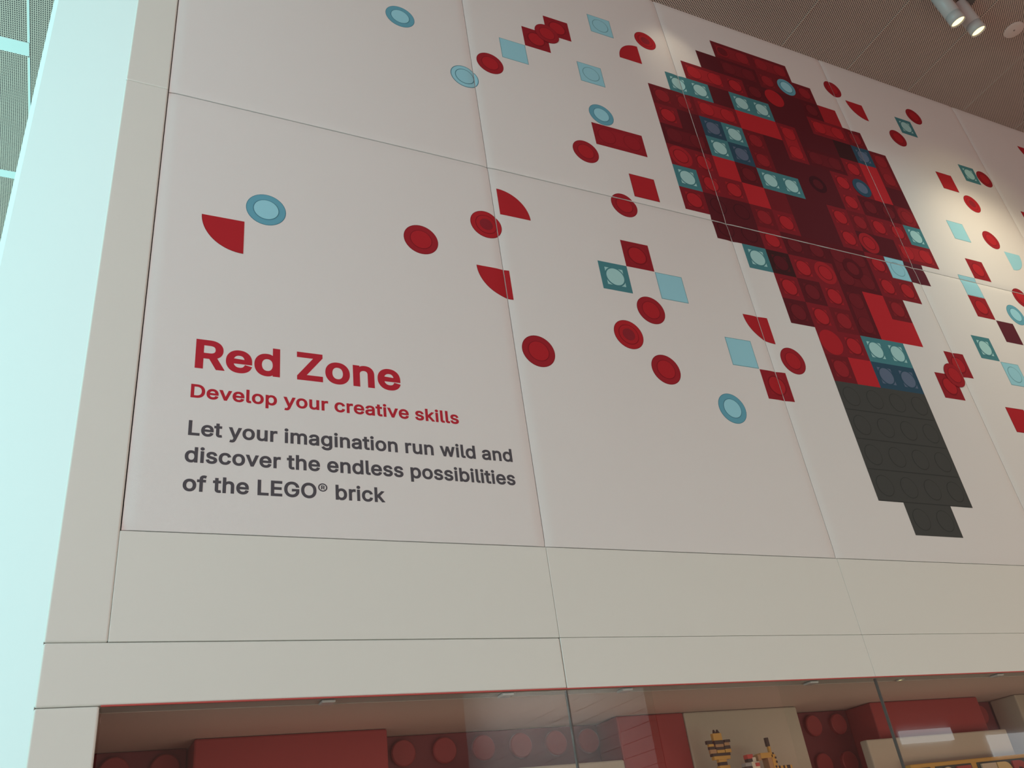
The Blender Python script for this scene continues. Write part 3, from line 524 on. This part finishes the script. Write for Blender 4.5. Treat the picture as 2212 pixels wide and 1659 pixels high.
def embolden(p, off, sgn):
    o = []; n = len(p)
    for i in range(n):
        a, b, c = p[i - 1], p[i], p[(i + 1) % n]
        e1 = (b[0] - a[0], b[1] - a[1]); e2 = (c[0] - b[0], c[1] - b[1])
        l1 = math.hypot(*e1) or 1; l2 = math.hypot(*e2) or 1
        n1 = (e1[1] / l1 * sgn, -e1[0] / l1 * sgn); n2 = (e2[1] / l2 * sgn, -e2[0] / l2 * sgn)
        m = (n1[0] + n2[0], n1[1] + n2[1]); d = 1 + n1[0] * n2[0] + n1[1] * n2[1]
        d = max(d, 0.6)
        o.append((b[0] + off * m[0] / d, b[1] + off * m[1] / d))
    return o
def winding(loops, x, y):
    w = 0
    for p in loops:
        ax, ay = p[-1]
        for bx, by in p:
            if ay <= y:
                if by > y and (bx - ax) * (y - ay) - (x - ax) * (by - ay) > 0: w += 1
            elif by <= y and (bx - ax) * (y - ay) - (x - ax) * (by - ay) < 0: w -= 1
            ax, ay = bx, by
    return w
FILLED = {}
def filled(ch, of):
    """one emboldened letter as (points, triangles)"""
    if (ch, of) in FILLED: return FILLED[(ch, of)]
    adv, sps = GLYPHS[ch]
    outs = [outline(p) for p in sps]
    big = max(outs, key=lambda p: abs(area2(p)))
    sgn = 1 if area2(big) > 0 else -1
    loops = [embolden(p, of, sgn) for p in outs]
    pts, edges = [], []
    for q in loops:
        n0 = len(pts); pts += [Vector(p) for p in q]
        edges += [(n0 + i, n0 + (i + 1) % len(q)) for i in range(len(q))]
    vs, es, fs, _, _, _ = delaunay_2d_cdt(pts, edges, [], 0, 1e-6)
    keep = []
    for f in fs:
        cx = sum(vs[i].x for i in f) / len(f); cy = sum(vs[i].y for i in f) / len(f)
        if winding(loops, cx, cy) * sgn > 0: keep.append(tuple(f))
    FILLED[(ch, of)] = ([(v.x, v.y) for v in vs], keep)
    return FILLED[(ch, of)]
def text_mesh(s, off):
    """emboldened line of letters: (points, triangles) in letter units"""
    P2, F2 = [], []
    x = 0.0
    for ch in s:
        if ch == ' ':
            x += SPACE + off; continue
        k, dy, of = (0.74, 0.16, off * .25) if ch == '\u00ae' else (1.0, 0.0, off)
        vs, fs = filled(ch, of)
        used = sorted({i for f in fs for i in f}); ix = {i: len(P2) + n for n, i in enumerate(used)}
        P2 += [(x + k * vs[i][0], dy + k * vs[i][1]) for i in used]
        F2 += [tuple(ix[i] for i in f) for f in fs]
        x += k * GLYPHS[ch][0] / 1000 + 0.7 * off
    return P2, F2
def letters(mb, s, x0, x1, base, cap, m, d=-0.002, off=0.020, thick=0.0):
    pts, tris = text_mesh(s, off)
    lo, hi = min(p[0] for p in pts), max(p[0] for p in pts)
    ky = cap / (0.509 + 2 * off); kx = (x1 - x0) / (hi - lo); k = mb.mi(m)
    vs = [mb.bm.verts.new(P(x0 + (px - lo) * kx, base - (py + off) * ky, d)) for px, py in pts]
    fs = []
    for t in tris:
        f = mb.bm.faces.new([vs[i] for i in t]); f.material_index = k; fs.append(f)
    if thick:
        r = bmesh.ops.extrude_face_region(mb.bm, geom=fs)
        for f in [g for g in r['geom'] if isinstance(g, bmesh.types.BMFace)]: f.material_index = k
        bmesh.ops.translate(mb.bm, vec=(0, -S * thick, 0), verts=[g for g in r['geom'] if isinstance(g, bmesh.types.BMVert)])
pan = PANELS[(0, 1)]
mb = MB(); letters(mb, 'Red Zone', -15.025, -10.575, 18.175, 0.72, INK['headline'], off=0.026)
mb.build('heading_lettering', pan)['label'] = 'large red heading lettering'
mb = MB(); letters(mb, 'Develop your creative skills', -15.065, -9.225, 18.885, 0.318, INK['headline'], off=0.021)
mb.build('subheading_lettering', pan)['label'] = 'small red lettering'
mb = MB(); letters(mb, 'Let your imagination run wild and', -15.06, -7.98, 19.745, 0.335, INK['bodytext'], off=0.021)
mb.build('slogan_line', pan)['label'] = 'dark grey lettering'
mb = MB(); letters(mb, 'discover the endless possibilities', -15.09, -7.985, 20.335, 0.335, INK['bodytext'], off=0.021)
mb.build('slogan_line', pan)['label'] = 'dark grey lettering'
mb = MB(); letters(mb, 'of the LEGO\u00ae brick', -15.09, -11.09, 20.945, 0.335, INK['bodytext'], off=0.021)
mb.build('slogan_line', pan)['label'] = 'dark grey lettering'

# ---------------------------------------------------------------- shop window and display case
M_glass = bpy.data.materials.new('clear_glass'); M_glass.use_nodes = True
nt = M_glass.node_tree; nt.nodes.clear()
out = nt.nodes.new('ShaderNodeOutputMaterial'); mix = nt.nodes.new('ShaderNodeMixShader')
tr = nt.nodes.new('ShaderNodeBsdfTransparent'); gl = nt.nodes.new('ShaderNodeBsdfGlossy'); fr = nt.nodes.new('ShaderNodeFresnel')
ge = nt.nodes.new('ShaderNodeNewGeometry'); sb = nt.nodes.new('ShaderNodeMath'); sb.operation = 'SUBTRACT'; sb.inputs[0].default_value = 1.0
ml = nt.nodes.new('ShaderNodeMath'); ml.operation = 'MULTIPLY'
tr.inputs['Color'].default_value = (0.94, 0.96, 0.95, 1); gl.inputs['Roughness'].default_value = 0.0; fr.inputs['IOR'].default_value = 1.62
nt.links.new(ge.outputs['Backfacing'], sb.inputs[1]); nt.links.new(fr.outputs[0], ml.inputs[0]); nt.links.new(sb.outputs[0], ml.inputs[1])
nt.links.new(ml.outputs[0], mix.inputs[0]); nt.links.new(tr.outputs[0], mix.inputs[1]); nt.links.new(gl.outputs[0], mix.inputs[2]); nt.links.new(mix.outputs[0], out.inputs['Surface'])
M_seal = mat('dark_seal', (0.11, 0.09, 0.085), 0.5, 0.4)
M_clamp = mat('clear_clamp', (0.55, 0.53, 0.52), 0.25, 0.5)
FLOORR = 27.6                                   # module row of the case floor
WX = [-16.09, -7.45, 1.19, 12.0]
for k in range(3):
    b = MB(); b.gbox(WX[k] + 0.02, WX[k + 1] - 0.02, RW + 0.03, FLOORR, 0.05, 0.12, M_glass)
    w = struct(b.build('window_%d' % (k + 1), origin=P(WX[k] + 0.02, FLOORR, 0.05)))
    if k < 2:
        b = MB(); b.gbox(WX[k + 1] - 0.013, WX[k + 1] + 0.013, RW + 0.03, FLOORR, 0.045, 0.125, M_seal); b.build('glass_seal', w)
    for cxm in ((-12.32, -8.72) if k == 0 else (-5.92, -0.7) if k == 1 else (5.9,)):
        b = MB(); b.gbox(cxm - 0.13, cxm + 0.13, RW + 0.005, RW + 0.06, 0.14, 0.42, M_clamp, 0.004); b.build('glass_clamp', w)
M_soffit = mat('case_soffit', (0.52, 0.40, 0.35), 0.6, 0.2)  # pink bounce from the red case is put into this colour
M_metal = mat('head_channel', (0.38, 0.36, 0.33), 0.45, 0.4)
M_redrefl = mat('red_reflection_strip', (0.55, 0.10, 0.09), 0.5, 0.3)  # red reflected on the fascia edge, painted as a coloured strip
b = MB(); b.gbox(WX[0], 16, RW - 0.008, RW + 0.014, 0.004, 0.05, M_redrefl); struct(b.build('trim_40'))
b = MB(); b.gbox(WX[0], 16, RW - 0.02, RW + 0.0, 0.05, 0.55, M_metal); struct(b.build('trim_41'))
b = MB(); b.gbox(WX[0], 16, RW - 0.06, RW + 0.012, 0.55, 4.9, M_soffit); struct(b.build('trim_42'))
M_redw = mat('red_panel', (0.30, 0.035, 0.035), 0.5, 0.3)
M_redd = mat('deep_red_panel', (0.17, 0.028, 0.035), 0.5, 0.3)
M_reds = mat('red_stud', (0.30, 0.04, 0.042), 0.45, 0.3)
M_beige = mat('beige_board', (0.46, 0.40, 0.32), 0.7, 0.2)
b = MB(); b.gbox(WX[0], 16, RW - 0.05, FLOORR + 0.2, 4.6, 4.9, M_redd); struct(b.build('wall_case_back'))
b = MB(); b.gbox(WX[0] - 0.4, WX[0] - 0.02, RW - 0.05, FLOORR + 0.2, 0.3, 4.9, M_redd); struct(b.build('wall_case_left'))
b = MB(); b.gbox(WX[0] - 0.4, 16, FLOORR, FLOORR + 0.2, 0.02, 4.9, M_beige); struct(b.build('trim_43'))
b = MB(); b.gbox(-16.08, XE, FLOORR + 0.02, CR + 10.3, 0.0, 0.3, M_trim); struct(b.build('wall_under_window'))
b = MB(); b.gbox(12.0, XE, RW, FLOORR + 0.2, 0.0, 0.3, M_trim); struct(b.build('wall_right'))
# brick relief at the back of the case
def plain_block(x0, x1, label):
    b = MB(); b.gbox(x0, x1, RW + 0.02, FLOORR, 3.15, 4.58, M_redw, 0.006)
    tag(b.build('relief_block', origin=P((x0 + x1) / 2, FLOORR, 3.15)), label, 'wall block', 'red relief blocks')
plain_block(-14.25, -10.28, 'plain red relief block in the display case, between the two leftmost studded panels')
plain_block(-4.45, -2.46, 'narrow plain red relief block left of the beige backboard')
plain_block(4.05, 8.55, 'plain red relief block behind the coloured letter sign')
def stud_panel(x0, x1, studs, label):
    b = MB(); b.gbox(x0, x1, RW + 0.02, FLOORR, 4.12, 4.58, M_redd, 0.004)
    o = tag(b.build('studded_panel', origin=P((x0 + x1) / 2, FLOORR, 4.12)), label, 'wall panel', 'studded red panels')
    for x in studs:
        for r in (25.22, 26.24, 27.2):
            b = MB(); b.lathe(P(x, r, 4.13), (0, -1, 0), [(0, 0), (0, .043), (.016, .043), (.02, .039), (.02, 0)], M_reds, 40, False); b.build('stud', o)
stud_panel(-16.05, -14.27, (-15.63, -14.68), 'deep red studded panel at the left end of the display case')
stud_panel(-10.26, -4.47, (-9.64, -8.64, -7.66, -6.68, -5.72, -4.80), 'long deep red studded panel seen through the seam between two panes')
stud_panel(1.32, 4.03, (1.66, 2.59, 3.54), 'deep red studded panel right of the beige backboard')
stud_panel(8.57, 10.28, (9.62,), 'deep red studded panel at the right end of the display case')
b = MB(); b.gbox(-2.44, 1.30, RW + 0.02, FLOORR, 3.15, 4.58, M_beige, 0.006)
tag(b.build('backboard', origin=P(-0.57, FLOORR, 3.15)), 'tall beige backboard behind the brick animals', 'board', 'beige boards in the case')
b = MB(); b.gbox(10.3, 11.95, RW + 0.02, FLOORR, 3.15, 4.1, M_beige, 0.006)
tag(b.build('backboard', origin=P(11.1, FLOORR, 3.15)), 'tall beige backboard at the right edge of the photo', 'board', 'beige boards in the case')
b = MB(); b.gbox(-8.6, -4.56, 25.85, FLOORR, 2.95, 3.13, M_beige, 0.006)
tag(b.build('display_board', origin=P(-6.6, FLOORR, 2.95)), 'low beige board below the long studded panel', 'board', 'beige boards in the case')
b = MB(); b.gbox(3.18, 8.9, 25.85, FLOORR, 2.85, 3.13, M_beige, 0.006)
tag(b.build('display_board', origin=P(6.0, FLOORR, 2.85)), 'low beige board directly behind the coloured letter sign', 'board', 'beige boards in the case')
# recessed lamp in the window head
M_lens = glow('warm_lamp', (1.0, 0.86, 0.40), 2.2)
b = MB(); b.lathe(P(2.40, RW + 0.004, 0.40), (0, 0, -1), [(0, .018), (.004, .018), (.004, .012), (0, .012)], M_metal, 24)
lamp = tag(b.build('recessed_lamp', origin=P(2.40, RW, 0.40)), 'tiny bright recessed lamp in the window head', 'lamp')
b = MB(); b.lathe(P(2.40, RW + 0.006, 0.40), (0, 0, -1), [(0, 0), (.001, .0115), (.003, 0)], M_lens, 20); b.build('lamp_lens', lamp)

# ---------------------------------------------------------------- toy-brick models in the case
TB = {'k': mat('black_brick', (0.035, 0.025, 0.02), 0.3, 0.5), 'y': mat('yellow_brick', (0.55, 0.30, 0.06), 0.3, 0.5), 'o': mat('tan_brick', (0.40, 0.22, 0.10), 0.3, 0.5),
      'r': mat('red_brick', (0.45, 0.05, 0.04), 0.3, 0.5), 'w': mat('cream_brick', (0.62, 0.52, 0.40), 0.3, 0.5), 'g': mat('grey_brick', (0.28, 0.26, 0.25), 0.35, 0.5)}
def model(name, loc, label, cat, parts):
    """parts: (part name, [(colour, x0, x1, r0, r1, d0, d1)])"""
    root = empty(name, loc, label, cat)
    for pn, boxes in parts:
        b = MB()
        for col, x0, x1, r0, r1, d0, d1 in boxes:
            b.gbox(x0, x1, r0, r1, d0, d1, TB[col], 0.0008)
        b.build(pn, root)
    return root
D = 2.3
b0 = model('brick_tiger', P(-2.2, FLOORR, D), 'yellow and black striped brick animal with raised paws, before the beige backboard', 'toy model', [
    ('head', [('y', -2.333, -2.075, 25.509, 25.676, D, D + .10)]),
    ('torso', [('k', -2.334, -2.065, 25.676, 25.76, D - .006, D + .10), ('o', -2.315, -2.08, 25.76, 25.825, D, D + .10), ('k', -2.323, -2.075, 25.825, 25.89, D - .003, D + .10), ('y', -2.31, -2.08, 25.89, 25.962, D, D + .10),
               ('k', -2.474, -1.939, 25.962, 26.025, D - .006, D + .11), ('y', -2.44, -1.958, 26.025, 26.105, D - .003, D + .11)]),
    ('waist', [('y', -2.324, -2.09, 26.105, 26.165, D, D + .10), ('k', -2.32, -2.09, 26.165, 26.24, D - .003, D + .10), ('y', -2.34, -2.03, 26.24, 26.42, D - .008, D + .11), ('k', -2.36, -2.02, 26.42, 26.55, D - .008, D + .11)]),
    ('paw', [('k', -2.565, -2.40, 25.666, 25.747, D - .008, D + .07), ('y', -2.518, -2.37, 25.747, 25.806, D, D + .07), ('k', -2.521, -2.351, 25.806, 25.87, D - .003, D + .07), ('o', -2.513, -2.325, 25.87, 25.962, D, D + .07)]),
    ('paw', [('k', -2.024, -1.857, 25.667, 25.73, D - .008, D + .07), ('o', -2.045, -1.894, 25.73, 25.804, D, D + .07), ('k', -2.06, -1.887, 25.804, 25.879, D - .003, D + .07), ('y', -2.06, -1.884, 25.879, 25.962, D, D + .07)]),
    ('haunches', [('y', -2.6, -1.8, 26.55, 26.8, D - .008, D + .5), ('k', -2.62, -1.78, 26.8, 26.92, D - .008, D + .5), ('y', -2.6, -1.8, 26.92, 27.1, D - .008, D + .5)]),
    ('leg', [('y', -2.6, -2.35, 27.1, 27.5, D - .1, D + .10), ('k', -2.65, -2.32, 27.5, FLOORR, D - .008, D + .10)]),
    ('leg', [('y', -2.05, -1.8, 27.1, 27.5, D - .1, D + .10), ('k', -2.08, -1.75, 27.5, FLOORR, D - .008, D + .10)])])
for x0, x1 in ((-2.275, -2.195), (-2.172, -2.092)):
    b = MB(); b.prism([P(x0, 25.51, D + .02), P(x1, 25.51, D + .02), P((x0 + x1) / 2 - .015, 25.422, D + .02)], (0, .06 * S, 0), TB['k']); b.build('ear', [c for c in b0.children if c.name.startswith('head')][0])
model('brick_giraffe', P(-0.6, FLOORR, D), 'yellow spotted brick giraffe with one tall black-tipped horn', 'toy model', [
    ('horn', [('k', -0.745, -0.66, 25.69, 25.895, D, D + .08), ('y', -0.725, -0.66, 25.895, 26.045, D, D + .07)]),
    ('head', [('y', -1.07, -0.70, 26.04, 26.162, D - .05, D + .2), ('o', -1.165, -1.068, 26.065, 26.21, D - .04, D + .15)]),
    ('neck', [('o', -0.87, -0.74, 26.162, 26.75, D - .04, D + .18), ('y', -0.742, -0.615, 26.09, 26.75, D - .05, D + .2), ('k', -0.65, -0.604, 26.04, 26.095, D, D + .1), ('k', -0.655, -0.605, 26.15, 26.195, D - .06, D + .1), ('k', -0.65, -0.60, 26.243, 26.295, D - .06, D + .1), ('k', -0.70, -0.65, 26.35, 26.40, D - .06, D + .1)]),
    ('body', [('y', -0.615, -0.17, 26.364, 26.8, D - .05, D + .3)] + [('k', x, x + .05, 26.36, 26.5, D - .06, D + .31) for x in (-0.60, -0.46, -0.345, -0.29)]),
    ('tail', [('k', -0.168, -0.08, 26.372, 26.41, D + .05, D + .12), ('y', -0.168, -0.14, 26.41, 26.7, D + .05, D + .12)])] +
    [('leg', [('y', x, x + .12, 26.8, 27.45, d, d + .12), ('k', x - .01, x + .13, 27.45, FLOORR, d - .02, d + .13)]) for x in (-0.6, -0.3) for d in (D - .04, D + .16)])
D = 1.9
model('brick_figure', P(-1.65, FLOORR, D), 'small brick figure with a red cap and a cream face, left of the giraffe', 'toy model', [
    ('cap', [('r', -1.772, -1.606, 26.09, 26.187, D, D + .16)]),
    ('hair', [('k', -1.768, -1.628, 26.187, 26.25, D + .01, D + .15)]),
    ('face', [('w', -1.64, -1.545, 26.165, 26.262, D - .01, D + .1), ('w', -1.705, -1.49, 26.262, 26.45, D - .03, D + .15)]),
    ('nose', [('r', -1.616, -1.518, 26.296, 26.374, D - .07, D - .02)]),
    ('shoulder', [('g', -1.89, -1.70, 26.275, 26.355, D, D + .16), ('k', -1.90, -1.70, 26.355, 26.45, D - .01, D + .17)]),
    ('body', [('k', -1.95, -1.4, 26.45, 27.1, D, D + .3)]),
    ('leg', [('g', -1.9, -1.72, 27.1, FLOORR, D, D + .25)]), ('leg', [('g', -1.63, -1.45, 27.1, FLOORR, D, D + .25)])])
# letter sign in front of the low board
D = 2.5
M_sy = mat('sign_yellow', (0.52, 0.31, 0.06), 0.4, 0.4); M_sg = mat('sign_dark_green', (0.04, 0.06, 0.05), 0.4, 0.4)
M_sr = mat('sign_red', (0.34, 0.05, 0.045), 0.4, 0.4); M_sw = mat('sign_cream', (0.52, 0.47, 0.34), 0.4, 0.4)
sx0, sx1, st = 4.12, 9.9, 26.60
b = MB(); b.gbox(sx0, sx1, st, FLOORR, D, D + .25, M_sy, 0.004)
sign = tag(b.build('letter_sign', origin=P(7, FLOORR, D)), 'yellow framed sign with dark boxes of chunky coloured letters', 'sign')
boxes = []
for x0, x1 in ((4.28, 4.80), (5.0, 6.42), (6.66, 9.7)):
    b = MB(); b.gbox(x0, x1, st + .11, FLOORR - .08, D - .03, D + .02, M_sg, 0.002); boxes.append((x0, x1, b.build('letter_box', sign)))
for ch, x0, x1, m in (('T', 4.36, 4.74, M_sr), ('C', 5.12, 5.66, M_sw), ('E', 5.76, 6.32, M_sr), ('E', 6.76, 7.36, M_sw), ('R', 7.40, 8.02, mat('sign_light_yellow', (0.62, 0.50, 0.22), 0.4, 0.4)), ('D', 8.05, 8.66, M_sr), ('T', 8.78, 9.32, M_sr)):
    b = MB(); letters(b, ch, x0, x1, st + .86, 0.70, m, D - .035, 0.045, 0.05); b.build('letter', [o for a, c, o in boxes if a < (x0 + x1) / 2 < c][0])

# ---------------------------------------------------------------- ceiling spotlights and cover plate
M_spot = mat('spot_white', (0.50, 0.46, 0.45), 0.4, 0.35)
M_spotd = mat('spot_base', (0.10, 0.09, 0.085), 0.6, 0.2)
AX = gv((0.286, 0.959, 0.022)).normalized()
def spot(lens, label):
    lens = Vector(lens); rad, L = 0.046, 0.235
    root = empty('ceiling_spotlight', lens - AX * L * 0.62, label, 'spotlight', 'spotlights on the perforated ceiling')
    top = P(0, TOP).z
    piv = lens - AX * L * 0.55
    b = MB(); b.lathe(lens - AX * L, AX, [(0, 0), (0, rad * .86), (.008, rad), (L * .72, rad), (L * .725, rad * .95), (L * .735, rad * .95), (L * .74, rad), (L, rad), (L, rad * .9), (L - .02, rad * .86)], M_spot, 40)
    b.build('housing', root)
    b = MB(); b.lathe(lens - AX * .014, AX, [(0, 0), (0, rad * .9), (.004, rad * .88), (.006, 0)], M_lens, 32); b.build('lens', root)
    side = Vector((0.93, -0.30, 0.0)); side = (side - AX * side.dot(AX)).normalized()
    b = MB()
    b.lathe(piv + side * (rad + .012), (0, 0, 1), [(0, 0), (0, .008), (top - piv.z - .012, .008), (top - piv.z - .012, 0)], M_spot, 16)
    b.lathe(piv + side * (rad - .004), side, [(0, 0), (0, .012), (.022, .012), (.022, 0)], M_spot, 16)
    b.build('arm', root)
    b = MB(); b.lathe((piv.x + side.x * (rad + .012), piv.y + side.y * (rad + .012), top - .022), (0, 0, 1), [(0, 0), (0, .05), (.004, .055), (.022, .055), (.022, 0)], M_spotd, 32); b.build('base', root)
    l = bpy.data.lights.new('spot_beam', 'SPOT'); l.energy = 55; l.color = (1.0, 0.82, 0.55); l.spot_size = math.radians(95); l.spot_blend = 0.9; l.shadow_soft_size = 0.04
    lo = bpy.data.objects.new('spot_beam', l); COL.objects.link(lo); lo.location = lens + AX * .01
    lo.rotation_euler = AX.to_track_quat('-Z', 'Y').to_euler(); lo.parent = root; lo.location = lens + AX * .01 - root.location
spot(P(12.58, 0.48, -4.41), 'left one of the two white ceiling spotlights')
spot(P(13.83, 0.48, -4.38), 'right one of the two white ceiling spotlights, next to the round cover plate')
M_plate = mat('cover_plate', (0.62, 0.50, 0.46), 0.6, 0.2)
b = MB(); b.lathe(P(17.41, TOP, -4.2), (0, 0, -1), [(0, 0), (0, .063), (.004, .062), (.006, .058), (.006, 0)], M_plate, 40)
pl = tag(b.build('cover_plate', origin=P(17.41, TOP, -4.2)), 'round pale cover plate on the ceiling, right of the spotlights', 'ceiling plate')
b = MB(); b.lathe(P(17.41, TOP, -4.2) - Vector((0, 0, .006)), (0, 0, -1), [(0, 0), (0, .006), (.003, .005), (.003, 0)], mat('plate_screw', (0.25, 0.18, 0.16), 0.5, 0.4), 16); b.build('screw', pl)

# ---------------------------------------------------------------- far side of the concourse, mirrored in the panes
M_boards = mat('grey_boards', (0.72, 0.71, 0.70), 0.6, 0.2)
b = MB()
r = 9.0
while r < CR + 10.2:
    b.gbox(7.5, 7.9, r + .012, min(r + .588, CR + 10.3), -41, -19.3, M_boards); r += .6
b.gbox(7.6, 8.0, 9.0, CR + 10.3, -41, -19.4, M_dark)
struct(b.build('wall_opposite'))
area_light('board_fill', P(-1.5, 14, -30), P(7.5, 20, -30), 2.5, 0.4, 40, (1.0, 0.97, 0.92), 90)  # added light so the boards show bright in the glass
M_sky = glow('sky_beyond', (0.86, 0.97, 1.0), 3.0)
b = MB(); b.gbox(56, 110, TOP, CR + 10.3, -64, -62, M_boards); struct(b.build('wall_far'))
for k, (x0, x1, r0, r1) in enumerate(((70.1, 78.5, 17.6, 19.0), (84.5, 100, 18.8, 21.2))):
    b = MB(); b.gbox(x0, x1, r0, r1, -61.9, -61.6, M_sky); struct(b.build('window_%d' % (k + 8)))
